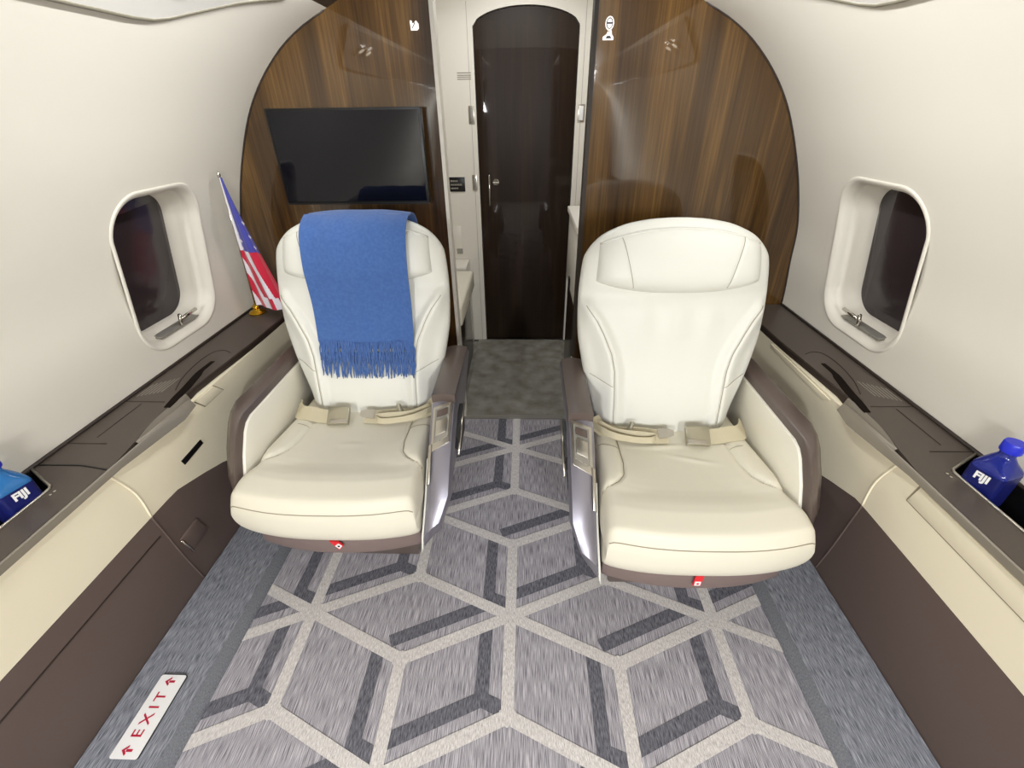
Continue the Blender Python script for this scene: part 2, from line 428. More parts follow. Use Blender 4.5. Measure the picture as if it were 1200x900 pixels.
for i in range(-6, 7):
    for j in range(-6, 5):
        if (i + j) % 2: continue
        D = np.array([OX + i * LX, OY + j * .36])
        def A(*q): return tuple(D + np.array(q))
        for cxy in ((0, 0), (0, -2 * LA), (0, 2 * LA)):
            put([(D[0] + cxy[0] + .0225 * math.cos(PI / 6 + PI / 3 * q), D[1] + cxy[1] + .0225 * math.sin(PI / 6 + PI / 3 * q)) for q in range(6)], .00185, 2)
        # rhombs
        tA = [A(0, 0), A(-LX, -LA), A(-LX, -3 * LA), A(0, -2 * LA)]
        tB = [A(0, 0), A(LX, -LA), A(LX, -3 * LA), A(0, -2 * LA)]
        tC = [A(0, 0), A(LX, LA), A(2 * LX, 0), A(LX, -LA)]
        dw, dx, dy = .034, .064, .062
        put(clip_convex(seg_poly(A(-dx, 0), A(-dx, -2 * LA - dx * .43 + dy - .01), dw), tA), .0008, 1)
        put(clip_convex(seg_poly(A(-LX, -3 * LA + dy), A(-dx + .015, -2 * LA - (dx - .015) * .43 + dy), dw), tA), .0009, 1)
        put(clip_convex(seg_poly(A(-dx, -2 * LA - dx * .43 + dy), A(-.008, -2 * LA + .012), dw), tA), .00095, 1)
        put(clip_convex(seg_poly(A(LX - dx, 0), A(LX - dx, -3 * LA - .02), dw), tB), .0008, 1)
        put(clip_convex(seg_poly(A(LX - dx, -3 * LA + dx * .43 + .03), A(LX, -3 * LA + .034), dw), tB), .0009, 1)
        put(clip_convex(seg_poly(A(LX - .04, -LA + dy - .017), A(2 * LX, dy), dw), tC), .0008, 1)
        for q in ((0, 2 * LA), (0, -2 * LA), (LX, LA), (-LX, LA), (LX, -LA), (-LX, -LA)):
            zc += 1
            put(seg_poly(A(0, 0), A(*q), .031), .0016 + (zc % 7) * .00002, 2)
o = obj('carpet_runner', g, [M['rug'], M['rug_dark'], M['rug_light']])
tag(o, 'grey aisle carpet with a pale and charcoal cube pattern', 'carpet')
def border(s, label):
    x0, x1 = .712, .911
    o = thing('carpet_border', label, 'carpet', (s * .81, .5, 0), 'plain carpet strips')
    obj('pile', prism([(x0 + .027, -.012), (x0 + .027, .0245), (x0 + .034, .025), (x1, .025), (x1, -.012)], lambda p, q, h: (s * p, h, q), -.6, 1.647), M['border'], o)
    prof = [(x0 - .002, -.012), (x0 + .001, .005), (x0 + .008, .015), (x0 + .018, .021), (x0 + .028, .0235), (x0 + .028, -.012)]
    obj('edge_binding', prism(prof, lambda p, q, h: (s * p, h, q), -.6, 1.647), M['binding'], o, smooth=True, auto=.9)
    tag(o, label, 'carpet', 'plain carpet strips')
border(-1, 'plain grey raised carpet strip with the exit sign lying on it')
border(1, 'plain grey raised carpet strip beside the patterned runner, without a sign')

# exit sign on the left strip
root = thing('exit_sign', 'white floor sign with red lettering and arrows on the plain carpet strip', 'sign', (-.815, .442, .025))
obj('plate', prism(rrect(.031, .083, .005, 4, -.815, .442), lambda p, q, h: (p, q, h), .029, .0305), M['paper'], root)
obj('shade_edge', prism(rrect(.031, .083, .004, 4, -.8145, .4435), lambda p, q, h: (p, q, h), .0255, .0292), M['black'], root)  # black slab stands in for the shadow and dark side of the plate
F = lambda px, py, h: (-.815 - py, .442 + px, .0306 + h)
g = text_geo('EXIT', .034, F, .0003, .0003, 1.0, 1.42)
for cx in (-.068, .068):
    g.add([F(*p, .0003) for p in [(cx - .0025, -.011), (cx + .0025, -.011), (cx + .0025, .003), (cx - .0025, .003)]], [(0, 1, 2, 3)])
    g.add([F(*p, .0004) for p in [(cx, .013), (cx - .010, .001), (cx - .0055, .0), (cx, .006), (cx + .0055, .0), (cx + .010, .001)]], [(0, 1, 2, 3), (0, 3, 4, 5)])
obj('lettering', g, M['sign_red'], root)

# ------------------------------------------------------------------ bulkhead panels (gloss walnut)
def bulkhead(s, inner, label):
    root = thing('bulkhead_panel', label, 'bulkhead panel', (s * .6, YB + .02, 0), 'walnut bulkhead panels')
    pts = [(inner, 0)] + [(.98, 0.0), (1.03, .5)] + [(WX(z) - .0005, z) for z in np.linspace(.55, 1.46, 40)] + [(.5, 1.478), (.40, 1.495), (inner, 1.51)]
    obj('veneer_panel', prism(pts, lambda p, q, h: (s * p, h, q), YB, YB + .028), M['wood'], root)
    e = obj('edge_strip', box(min(s * inner, s * (inner - .012)), max(s * inner, s * (inner - .012)), YB - .002, YB + .05, 0, 1.51), M['white'] if s < 0 else M['ceiling_dark'], root)
    gp = tube([(s * (WX(z) - .002), YB - .001, z) for z in np.linspace(.56, 1.455, 50)], .003, 6)
    obj('edge_gasket', gp, M['ledge_dark'], root, smooth=True)
    return root
bl = bulkhead(-1, .242, 'gloss walnut bulkhead panel behind the television')
br = bulkhead(1, .247, 'gloss walnut bulkhead panel behind the seat with a bare headrest')
# chrome catches on the aisle edge of the right panel
for z in (.19, .225, .26, .30):
    c = obj('door_catch', box(.232, .246, YB - .004, YB + .012, z, z + .016), M['chrome'], br, bevel=.003)
# illuminated signs
YS = YB - .003
def disk(cx, cz, rx, rz, y, n=28): return prism([(cx + rx * math.cos(2 * PI * k / n), cz + rz * math.sin(2 * PI * k / n)) for k in range(n)], lambda p, q, h: (p, h, q), y, y + .002)
root = thing('passenger_sign', 'small lit no smoking and seat belt symbols on walnut', 'sign', (.28, YS, 1.39))
o = obj('no_smoking_symbol', disk(.281, 1.412, .0125, .0165, YS), M['lit'], root)
rg = [(.281 + .0085 * math.cos(a), YS - .0006, 1.412 + .012 * math.sin(a)) for a in np.linspace(0, 2 * PI, 25)[:-1]]
obj('ring', tube(rg, .0012, 5, True), M['lit_dark'], o)
obj('slash', box(.2735, .2885, YS - .0012, YS - .0004, 1.4105, 1.4145), M['lit_dark'], o)
pl = [(.264, 1.373), (.295, 1.373), (.295, 1.380), (.290, 1.386), (.288, 1.396), (.282, 1.396), (.281, 1.386), (.279, 1.396), (.274, 1.387), (.264, 1.381)]
o = obj('seat_belt_symbol', prism(pl, lambda p, q, h: (p, h, q), YS, YS + .002), M['lit'], root)
obj('mark', prism([(.272, 1.377), (.289, 1.377), (.285, 1.383), (.276, 1.383)], lambda p, q, h: (p, h, q), YS - .001, YS - .0005), M['lit_dark'], o)
root = thing('passenger_sign', 'small lit white symbol on the walnut above the television', 'sign', (-.288, YS, 1.415))
pl = [(-.300, 1.404), (-.281, 1.404), (-.276, 1.409), (-.276, 1.419), (-.283, 1.427), (-.290, 1.421), (-.294, 1.420), (-.296, 1.427), (-.301, 1.427)]
o = obj('symbol_face', prism(pl, lambda p, q, h: (p, h, q), YS, YS + .002), M['lit'], root)
obj('mark', prism([(-.297, 1.409), (-.295, 1.408), (-.285, 1.421), (-.287, 1.423)], lambda p, q, h: (p, h, q), YS - .001, YS - .0005), M['lit_dark'], o)

# television on its bracket
root = thing('television', 'black flat television mounted on the walnut bulkhead above the seat with the throw', 'television', (-.528, 1.6, .93))
bx = prism(rrect(.243, .14, .004, 3, -.528, 1.074), lambda p, q, h: (p, h, q), 1.588, 1.618)
obj('housing', bx, M['black'], root, bevel=.002)
obj('screen', box(-.763, -.293, 1.5868, 1.589, .945, 1.207), M['black_gloss'], root)
obj('chin_strip', box(-.768, -.288, 1.5862, 1.589, .935, .939), M['black'], root)
obj('wall_bracket', box(-.60, -.46, 1.618, YB - .0005, 1.02, 1.14), M['black'], root, bevel=.004)

# ------------------------------------------------------------------ vestibule beyond the aisle opening
YD = 2.46
tag(obj('vestibule_floor', box(-.245, .25, 1.652, 2.455, -.012, .004), M['vest_floor']), 'worn dark grey vinyl floor of the vestibule before the door', 'floor')
obj_thr = obj('threshold_strip', box(-.24, .245, 1.636, 1.66, -.002, .007), M['grey'])
tag(obj_thr, 'thin grey metal strip where patterned carpet meets vinyl floor', 'threshold')
# front wall with arched door opening
dcx, dhw, zspr, ztop = .037, .235, 1.515, 1.585
arch = [(dcx - dhw + 2 * dhw * k / 24, zspr + (ztop - zspr) * math.sqrt(max(0, 1 - ((k - 12) / 12) ** 2)) ** 1.15) for k in range(25)]
wpoly = [(-.62, 0), (dcx - dhw - .0, 0)] + arch + [(dcx + dhw, 0), (.62, 0), (.62, 1.75), (-.62, 1.75)]
g = prism(wpoly, lambda p, q, h: (p, h, q), YD, YD + .035)
wf = obj('wall_front', g, M['white']); tag(wf, 'white laminate wall round the dark arched door', 'wall', kind='structure')
obj('panel_seam', box(-.2225, -.221, YD - .0008, YD, .0, 1.6), M['grey'], wf)
obj('panel_seam', box(dcx + dhw + .024, dcx + dhw + .0255, YD - .0008, YD, .0, 1.6), M['grey'], wf)
dpoly = [(dcx - dhw + .004, .004)] + [(dcx + (p - dcx) * .985, q - .003) for p, q in arch] + [(dcx + dhw - .004, .004)]
d1 = obj('door_1', prism(dpoly, lambda p, q, h: (p, h, q), YD + .012, YD + .034), M['wood_dark'])
tag(d1, 'dark gloss wood door with an arched top at the end of the aisle', 'door', kind='structure')
lk = obj('door_lock', lathe([(.0, 0), (.0165, 0), (.0165, .006), (.013, .010), (0, .010)], (0, 0, 0), 24), M['chrome'], d1, smooth=True, auto=.5, local=True)
lk.rotation_euler = (PI / 2, 0, 0); lk.location = (-.114, YD + .012, .888)
obj('lock_slot', box(-.130, -.098, YD - .0005, YD + .0015, .8865, .8895), M['satin'], d1)
obj('door_glint', tube([(-.147, YD + .012, .93), (-.147, YD + .0, .92), (-.147, YD + .0, .78), (-.147, YD + .012, .77)], .004, 8), M['chrome'], d1, smooth=True)  # chrome tube imitating a vertical highlight reflected in the door
def plate(name, x0, x1, z0, z1, m, label, cat, parent=None, d=.004):
    o = obj(name, box(x0, x1, YD - d, YD - .0002, z0, z1), m, parent, bevel=.001)
    if label: tag(o, label, cat)
    return o
t = plate('panel_latch', -.234, -.206, 1.148, 1.222, M['satin'], 'grey flush latch on white wall left of the door, upper one', 'latch'); plate('latch_inset', -.228, -.212, 1.155, 1.215, M['grey'], None, None, t, .006)
t = plate('panel_latch', -.233, -.209, .852, .925, M['satin'], 'grey flush latch on white wall beside the black placard', 'latch'); plate('latch_inset', -.228, -.214, .866, .911, M['grey'], None, None, t, .006)
t = plate('panel_latch', .283, .314, 1.150, 1.222, M['satin'], 'grey framed latch on the white wall right of the door', 'latch'); plate('latch_inset', .288, .309, 1.157, 1.215, M['paper'], None, None, t, .006)
t = plate('placard', -.352, -.272, .847, .915, M['black'], 'small black placard with three printed lines left of the door', 'placard')
g = G()
for z, ws in ((.897, (.020, .0)), (.880, (.035, .0)), (.863, (.022, 0))):
    x = -.345
    for k in range(9 if ws[0] > .03 else 6):
        wd = .0045
        g.merge(box(x, x + wd, YD - .0046, YD - .004, z - .004, z + .004)); x += wd + .002
obj('placard_print', g, M['placard'], t)
t = obj('wall_print', G(), M['placard'])
g = G()
for z in (1.347, 1.338, 1.331, 1.323): g.merge(box(-.278, -.214, YD - .0006, YD - .0001, z, z + .004))
bpy.data.objects.remove(t)
tag(obj('wall_notice', g, M['placard']), 'small grey lines of print high on the white wall', 'notice')
root = thing('locker_panel', 'narrow outlined white locker flap low on the white wall', 'locker', (-.325, YD, .6))
obj('flap', box(-.352, -.308, YD - .003, YD - .0002, .535, .675), M['white'], root, bevel=.001)
obj('flap_pull', box(-.338, -.307, YD - .005, YD - .0002, .528, .556), M['grey'], root)
# side walls and top of the vestibule
tag(obj('wall_vestibule_left', box(-.64, -.62, YB + .03, YD + .03, 0, 1.75), M['white']), 'white side wall of the vestibule behind the television bulkhead', 'wall', kind='structure')
tag(obj('wall_vestibule_right', box(.62, .64, YB + .03, YD + .03, 0, 1.75), M['white']), 'white side wall of the vestibule behind the bare seat bulkhead', 'wall', kind='structure')
tag(obj('ceiling_vestibule', box(-.64, .64, YB + .0, YD + .03, 1.75, 1.77), M['white']), 'white ceiling over the vestibule', 'ceiling', kind='structure')
hd = [(-.7, 1.495), (-.4, 1.4955), (-.25, 1.509), (-.1, 1.514), (.1, 1.514), (.25, 1.509), (.4, 1.4955), (.7, 1.495), (.7, 1.76), (-.7, 1.76)]
tag(obj('trim_1', prism(hd, lambda p, q, h: (p, h, q), YB + .028, YB + .05), M['white']), 'white header above the aisle opening', 'trim', kind='structure')
# bench and galley in the vestibule
root = thing('side_bench', 'cream padded bench in the vestibule behind the seat with the throw', 'bench', (-.4, 2.0, 0))
obj('bench_cushion', box(-.60, -.225, 1.72, 2.22, .42, .508), M['leather_tan'], root, bevel=.012, seg=3)
obj('bench_base', box(-.60, -.262, 1.72, 2.30, .004, .42), M['wood_dark'], root, bevel=.004)
obj('bench_end', box(-.60, -.272, 2.30, 2.455, .004, .50), M['white'], root, bevel=.004)
root = thing('galley_cabinet', 'low galley cabinet with white front beyond the right bulkhead edge', 'cabinet', (.42, 1.95, 0))
obj('body', box(.248, .61, 1.70, 2.12, .004, .50), M['wood_dark'], root, bevel=.003)
obj('front_panel', box(.240, .61, 1.70, 2.12, .505, .80), M['white'], root, bevel=.004)
obj('counter_top', box(.230, .61, 1.70, 2.14, .805, .83), M['white'], root, bevel=.004)
obj('door_latch', box(.234, .240, 1.93, 1.97, .51, .56), M['black'], root, bevel=.002)

# ------------------------------------------------------------------ rear closure of the cabin
rp = [(-1.05, -.05)] + [(-WX(z), z) for z in np.linspace(.3, 1.46, 20)] + [(-.3, 1.51), (.3, 1.51)] + [(WX(z), z) for z in np.linspace(1.46, .3, 20)] + [(1.05, -.05)]
tag(obj('wall_rear', prism(rp, lambda p, q, h: (p, h, q), YR - .03, YR), M['wood_dark']), 'dark wood wall closing the aft end of the cabin', 'wall', kind='structure')

# ------------------------------------------------------------------ side panels under the ledges
def dx(z): return .915 - .09 * z
def dado(s, yseam, label):
    root = thing('wainscot', label, 'wall panel', (s * .91, .6, 0), 'lower wall panels')
    def P(y, z, off): return (s * (dx(z) + off), y, z)
    def slab(poly, o0, o1): return prism(poly, lambda p, q, h: P(p, q, h), o0, o1)
    # upper cream panel, lower brown panel; boundary steps down forward of the seam
    YE = YB - .002
    b = [(YE, .10), (1.18, .20), (1.01, .287), (.93, .317), (.83, .350), (.79, .352), (YR, .352)]
    up = [(YB, .532)] + b + [(YR, .528), ]
    obj('upper_panel', slab([(y, z) for y, z in b] + [(YR, .531), (YE, .531)], .0, .02), M['cream_panel'], root)
    obj('lower_panel', slab([(y, z - .002) for y, z in b] + [(YR, .0), (YE, .0)], .001, .02), M['brown'], root)
    sm = smooth_path([(yseam - .045, .526), (yseam - .012, .44), (yseam - .004, .354)], 6)
    obj('seam_piping', tube([P(y, z, -.0005) for y, z in sm], .0028, 6), M['cream_panel'], root, smooth=True)
    sm = smooth_path([(yseam - .004, .352), (yseam + .01, .27), (yseam + .03, .15), (yseam + .055, .026)], 6)
    obj('lower_seam', tube([P(y, z, .0) for y, z in sm], .0026, 6), M['brown'], root, smooth=True)
    return root, P, slab
root, P, slab = dado(-1, .738, 'cream over brown lower wall panel with a black vent slot and latch')
obj('vent_slot', slab([(.873, .412), (.880, .393), (.963, .401), (.957, .418)], -.0015, .004), M['black'], root, bevel=.0005)
h = obj('flap', slab([(.985, .529), (1.015, .494), (1.10, .494), (1.065, .529)], -.003, .004), M['cream_panel'], root, bevel=.001)
obj('flap_gap', slab([(.981, .529), (1.013, .4915), (1.106, .4915), (1.070, .529)], -.0006, .003), M['thread'], root)
l = obj('latch', slab([(.773, .218), (.791, .148), (.868, .153), (.845, .222)], -.006, .004), M['brown'], root, bevel=.004)
obj('latch_edge', tube([P(.773, .216, -.007), P(.791, .150, -.007)], .003, 8), M['chrome'], l, smooth=True)
obj('door_gap', slab([(.733, .285), (.733, .2815), (YR, .2815), (YR, .285)], -.0004, .003), M['ledge_dark'], root)
root, P, slab = dado(1, .808, 'cream over brown lower wall panel with a long cream flap')
obj('flap', slab([(.694, .522), (.708, .471), (.0, .468), (.0, .522)], -.0025, .004), M['cream_panel'], root, bevel=.001)
obj('flap_gap', slab([(.700, .522), (.711, .4735), (.711, .4675), (.0, .4645), (.0, .4685), (.705, .4715), (.696, .522)], -.0006, .003), M['thread'], root)
obj('upper_flap', slab([(1.02, .524), (1.05, .505), (1.36, .51), (1.36, .524)], -.0025, .004), M['cream_panel'], root, bevel=.001)

# ------------------------------------------------------------------ side ledges with cup recess
def ledge(s, yc, label):
    root = thing('side_ledge', label, 'ledge', (s * .95, .6, .55), 'side ledges')
    inner = [(.874, YB - .002), (.874, 1.33), (.886, 1.1), (.890, .99), (.892, .90), (.885, .84), (.872, .785), (.860, .715), (.860, YR)]
    inner = [(p[0], p[1]) for p in inner]
    def top(poly, z0, z1): return prism(poly, lambda p, q, h: (s * p, q, h), z0, z1)
    poly = inner + [(.931, YR), (.931, yc), (1.028, yc + .055), (1.046, yc + .055), (1.046, YB - .002)]
    obj('top', top(poly, .531, .55), M['ledge'], root)
    # rounded grey rim below the inner edge
    rp_ = smooth_path(inner, 6)
    for nm, mt, sel in (('rim', M['rim'], [p for p in rp_ if p[1] < .995]), ('edge_band', M['ledge_dark'], [p for p in rp_ if p[1] > .985])):
        pro = []
        for p in sel:
            x, b = p[0] - .002, max(0, 1 - abs(p[1] - .88) / .14)
            pro.append([(s * x, p[1], .5505), (s * (x - .003), p[1], .5485), (s * (x - .004 - .020 * b), p[1], .533 - .006 * b), (s * (x + .012), p[1], .530 - .004 * b)])
        obj(nm, loft(pro, closed=True), mt, root, smooth=True, auto=.6)
    # dark curved finger slot of the folding table and lid seams
    sl = smooth_path([(.898, .925), (.906, .972), (.912, 1.02), (.925, 1.09), (.929, 1.12), (.928, 1.175)], 5)
    wd = [.012, .017, .018, .017, .011, .009]
    w = np.interp(np.linspace(0, 5, len(sl)), range(6), wd)
    pl = [(p[0] - a / 1, p[1]) for p, a in zip(sl, w)] + [(p[0] + a / 3, p[1]) for p, a in zip(sl, w)][::-1]
    obj('finger_slot', top(pl, .5495, .5512), M['slot'], root)
    def line(pts, r=.0012): return tube([(s * p[0], p[1], .5502) for p in pts], r, 5)
    gg = line([(.918, .951), (1.03, .952)]); gg.merge(line(smooth_path([(.930, 1.01), (.955, 1.08), (.968, 1.17), (.962, 1.235), (.935, 1.25), (.905, 1.235)], 5)))
    gg.merge(line([(.933, .777), (1.03, .777)])); gg.merge(line([(.975, .80), (.975, .94)]))
    obj('lid_seam', gg, M['ledge_dark'], root)
    gg = line(smooth_path([(1.03, yc + .0675), (.95, yc + .068), (.918, yc + .066), (.862, yc + .055)], 4), .002)
    if s < 0: obj('tray_seam', gg, M['black'], root)
    obj('wall_gasket', tube([(s * (WX(.552) - .004), y, .552) for y in (YR, yc + .06, 1.0, YB - .004)], .005, 6), M['ledge_dark'], root, smooth=True)
    # placard print: fine illegible lines
    gg = G()
    for k in range(7):
        x = .962 + k * .0085
        y0, y1 = 1.0 - k * .004, 1.075 - k * .006
        gg.merge(box(min(s * x, s * (x + .0022)), max(s * x, s * (x + .0022)), y0, y1, .5498, .5503))
    obj('placard_print', gg, M['placard'], root)
    # recessed tray
    tp = [(.931, YR), (.931, yc), (1.030, yc + .056), (1.05, yc + .06), (1.05, YR)]
    tr = obj('cup_tray', prism(tp, lambda p, q, h: (s * p, q, h), .478, .486), M['tray'], root)
    wl_ = G().merge(box(min(s * .927, s * .932), max(s * .927, s * .932), YR, yc, .486, .5485))
    wl_.add([(s * .931, yc, .486), (s * 1.03, yc + .056, .486), (s * 1.03, yc + .056, .5485), (s * .931, yc, .5485), (s * .929, yc + .004, .486), (s * 1.03, yc + .06, .486), (s * 1.03, yc + .06, .5485), (s * .929, yc + .004, .5485)],
            [(0, 1, 2, 3), (5, 4, 7, 6), (3, 2, 6, 7), (0, 4, 5, 1)])
    wl_.merge(box(min(s * 1.022, s * 1.028), max(s * 1.022, s * 1.028), YR, yc + .05, .486, .5525))
    obj('tray_wall', wl_, M['tray'], tr)
    ch = [(s * .931, YR, .5515), (s * .931, yc - .015, .5515), (s * .932, yc - .004, .5515), (s * .937, yc + .003, .5515), (s * 1.026, yc + .054, .5515)]
    obj('chrome_trim', tube(ch, .003, 8), M['satin'], root, smooth=True)
    for k in (0, 1):
        obj('call_button', lathe([(0, 0), (.0028, 0), (.0028, .0015), (0, .002)], (s * (.915 - .006 * 0), yc - .02 + .010 * k, .55), 10), M['chrome'], root)
    return root
ledge(-1, .635, 'dark brown side ledge under the window by the flag, with a bottle recess')
ledge(1, .716, 'dark brown side ledge under the window by the bare seat, with a bottle recess')

# ------------------------------------------------------------------ bottles
def bottle(s, x, y, rz, body, capm, label, h=.19):
    root = thing('water_bottle', label, 'bottle', (x, y, .486), 'water bottles')
    w = .030
    def ring(hw, r, z): return [(p, q, z) for p, q in rrect(hw, hw, r, 6)]
    rings = [ring(w * .85, .010, 0), ring(w, .010, .004), ring(w, .010, .105), ring(w * .97, .012, .112), ring(w * .88, .018, .119), ring(w * .70, .0205, .128), ring(w * .52, .0155, .136), ring(w * .42, .0125, .141), ring(w * .42, .0125, .153)]
    b = obj('bottle_body', loft(rings), body, root, smooth=True, local=True, auto=.7)
    rings = [ring(w * 1.015, .0103, .028), ring(w * 1.015, .0103, .104)]
    lb = obj('label_wrap', loft(rings, cap=False), M['label_blue'], root, local=True, smooth=True, auto=.7)
    for a in (0, PI):
        ca, sa = math.cos(a), math.sin(a)
        fn = lambda px, py, hh: ((px) * ca - (-(w * 1.02) - hh) * -sa * -1 * -1 if False else px * ca + (w * 1.02 + hh) * sa, px * sa - (w * 1.02 + hh) * ca, .090 + py)
        obj('label_lettering', text_geo('FIJI', .022, fn, .0004, .0010, .95), M['paper'], root, local=True)
    cp_ = [(0, .150), (.0165, .150), (.017, .152), (.017, .168), (.0155, .171), (0, .171)]
    obj('cap', lathe([(r, z) for r, z in cp_], (0, 0, 0), 28), capm, root, smooth=True, local=True, auto=.6)
    root.rotation_euler = (0, 0, rz)
    return root
bottle(1, .968, .678, math.radians(-72), M['bottle_blue'], M['cap_blue'], 'blue water bottle with blue cap in the ledge tray beside the bare seat')
bottle(-1, -.966, .598, math.radians(76), M['bottle_light'], M['cap_blue'], 'light blue water bottle in the ledge tray on the flag side')

# ------------------------------------------------------------------ seats
TH = math.radians(14); ST, CT = math.sin(TH), math.cos(TH)
_wt = [-.08, 0, .06, .10, .16, .20, .25, .30, .37, .43, .50, .53, .56, .58, .60, .61, .6155, .618]
_ww = [.19, .198, .206, .216, .234, .244, .254, .262, .265, .264, .257, .247, .223, .196, .150, .108, .07, .03]
_wp = smooth_path(list(zip(_wt, _ww)), 6)
def BW(t): return float(np.interp(t, [p[0] for p in _wp], [p[1] for p in _wp]))
def BT(t): return .058 * math.sqrt(max(.02, 1 - (max(0, t - .47) / .152) ** 2.2))
def seam_c(t): return float(np.interp(t, [-.1, .12, .20, .25, .31, .345, .38, .42], [.150, .155, .159, .170, .197, .216, .242, .262]))
def back_detail(o, t):
    a = abs(o); c = seam_c(t); d = a - c
    f = 1 - sstep(.37, .42, t)
    v = .018 * sstep(-.035, .0, d) * (1 - sstep(.0, .055, d)) * f
    v -= .006 * math.exp(-(d / .005) ** 2) * f
    # cross seam on the bolster
    if d > 0:
        tt = .150 + (a - .157) * .5
        v -= .002 * math.exp(-((t - tt) / .003) ** 2) * f
    v += .010 * math.exp(-((t - .10) / .09) ** 2) * (1 - sstep(.10, .2, a))      # lumbar swell
    v -= .006 * math.exp(-((t - .415) / .03) ** 2)                                # tuck under the headrest
    v += .0018 * math.sin(a * 70 + 1) * math.exp(-((t - .34) / .05) ** 2) * (1 - sstep(.05, .2, abs(o - .04)))
    return v
def back_n(o, t):
    w, T = BW(t), BT(t)
    return T * max(0, 1 - min(1, abs(o) / w) ** 3.2) ** (1 / 2.6) - .055 + back_detail(o, t) * sstep(1., .9, abs(o) / w)
def back_pt(o, t, n): return (o, .43 + t * ST - n * CT, .36 + t * CT + n * ST)

def make_seat(s, loc, label):
    root = thing('cabin_seat', label, 'seat', loc, 'leather cabin seats')
    X = lambda p: (s * p[0], p[1], p[2])
    def ob(name, g, m, parent=root, **k):
        g.v = [X(p) for p in g.v]
        return obj(name, g, m, parent, local=True, **k)
    # ---- backrest
    ts = list(np.linspace(-.08, .50, 120)) + list(np.linspace(.503, .618, 55))
    ss = np.concatenate([-np.cos(np.linspace(0, .6, 14)), np.linspace(-math.cos(.6), math.cos(.6), 110)[1:-1], np.cos(np.linspace(.6, 0, 14))])
    rings = []
    for t in ts:
        w, T = BW(t), BT(t); r = []
        for q in ss:
            r.append(back_pt(w * q, t, back_n(w * q, t)))
        for q in np.cos(np.linspace(0, PI, 22))[1:-1]:
            r.append(back_pt(w * q, t, -.055 - T * (1 - abs(q) ** 3.2) ** (1 / 2.6)))
        rings.append(r)
    br_ = ob('backrest', loft(rings), M['leather'], smooth=True)
    gs = []
    for sg in (-1, 1):
        pts = [(sg * seam_c(t), t) for t in np.linspace(.04, .385, 50)]
        gs.append(tube([back_pt(o, t, back_n(o, t) + .0022) for o, t in pts], .0009, 5))
        pts = [(sg * a, .150 + (a - .157) * .5) for a in np.linspace(.16, .225, 12)]
        gs.append(tube([back_pt(o, t, back_n(o, t) + .0012) for o, t in pts], .0009, 5))
    for q_ in gs: ob('stitching', q_, M['thread'], br_)
    # ---- headrest
    def tb(o): return .421 + .03 * min(1.2, abs(o) / .222) ** 2.6
    def tt(o): return .594 - .040 * (abs(o) / .215) ** 2.2
    def head_n(u, k):
        hw = .223 - .008 * k; o = hw * u
        t = tb(o) + (tt(o) - tb(o)) * k
        e = max(0, (1 - abs(u) ** 10) * (1 - abs(2 * k - 1) ** 7)) ** .45
        bulge = .034 * e
        for sg in (-1, 1):
            ox = .123 + (.162 - .123) * k
            bulge -= .0026 * math.exp(-((o - sg * ox) / .004) ** 2) * e
        return o, t, max(back_n(o, t), -.03) - .006 + bulge
    us = np.concatenate([-np.cos(np.linspace(0, .5, 10)), np.linspace(-math.cos(.5), math.cos(.5), 90)[1:-1], np.cos(np.linspace(.5, 0, 10))])
    ks = .5 - .5 * np.cos(np.linspace(0, PI, 46))
    hd_ = ob('headrest', grid(lambda u, k: back_pt(*head_n(u, k)), us, ks), M['leather'], smooth=True)
    gs = []
    for sg in (-1, 1):
        pts = []
        for k in np.linspace(.05, .95, 24):
            hw = .223 - .008 * k; o = sg * (.123 + .039 * k)
            a = head_n(o / hw, k); pts.append(back_pt(a[0], a[1], a[2] + .0012))
        gs.append(tube(pts, .0008, 5))
    for q_ in gs: ob('stitching', q_, M['thread'], hd_)
    pts = []
    for u in np.linspace(-.99, .99, 60):
        a = head_n(u, .965); pts.append(back_pt(a[0], a[1], a[2] + .001))
    ob('piping', tube(pts, .0022, 6), M['leather'], hd_, smooth=True)
    # ---- seat cushion
    def cush_w(y): return float(np.interp(y, [-.02, .02, .06, .2, .46], [.222, .229, .231, .224, .212]))
    def cush_top(o, y):
        a = abs(o) / cush_w(y)
        z = float(np.interp(y, [0, .03, .08, .15, .25, .36, .46], [.388, .398, .405, .402, .392, .382, .378]))
        c = float(np.interp(y, [.10, .135, .15, .17, .2, .25, .38, .5], [.26, .225, .20, .178, .160, .152, .150, .150]))
        d = abs(o) - c; f = sstep(.10, .16, y)
        z += f * (.009 * sstep(-.02, .03, d) - .006 * math.exp(-(d / .0045) ** 2) - .006 * (1 - sstep(-.10, 0, d)))
        if s > 0:   # creases in the right hand seat only
            z += .0035 * math.exp(-((y - .345 - .25 * (o + .05) ** 1 * .4) / .010) ** 2) * math.exp(-((o + .03) / .08) ** 2)
            z += .003 * math.exp(-((y - .30 + .35 * (o - .0)) / .009) ** 2) * math.exp(-((o - .04) / .045) ** 2)
        else:
            z += .002 * math.exp(-((y - .25) / .012) ** 2) * math.exp(-((o + .0) / .03) ** 2)
        return z
    def bow(o): return .030 * (abs(o) / .235) ** 2.6
    def flare(u, y): return (.024 * (1 - sstep(.05, .17, y)) + .014 * sstep(.12, .2, y)) * max(0, u) ** 2
    n_o = 90
    us = np.concatenate([-np.cos(np.linspace(0, .5, 10)), np.linspace(-math.cos(.5), math.cos(.5), n_o)[1:-1], np.cos(np.linspace(.5, 0, 10))])
    # profile stations along the section: bottom front -> nose -> top -> rear
    st = []
    for k in np.linspace(0, 1, 16): st.append(('f', k))
    for y in np.linspace(.022, .47, 92): st.append(('t', y))
    def side(u): return max(0, 1 - abs(u) ** 22) ** .42
    ring_rows = []
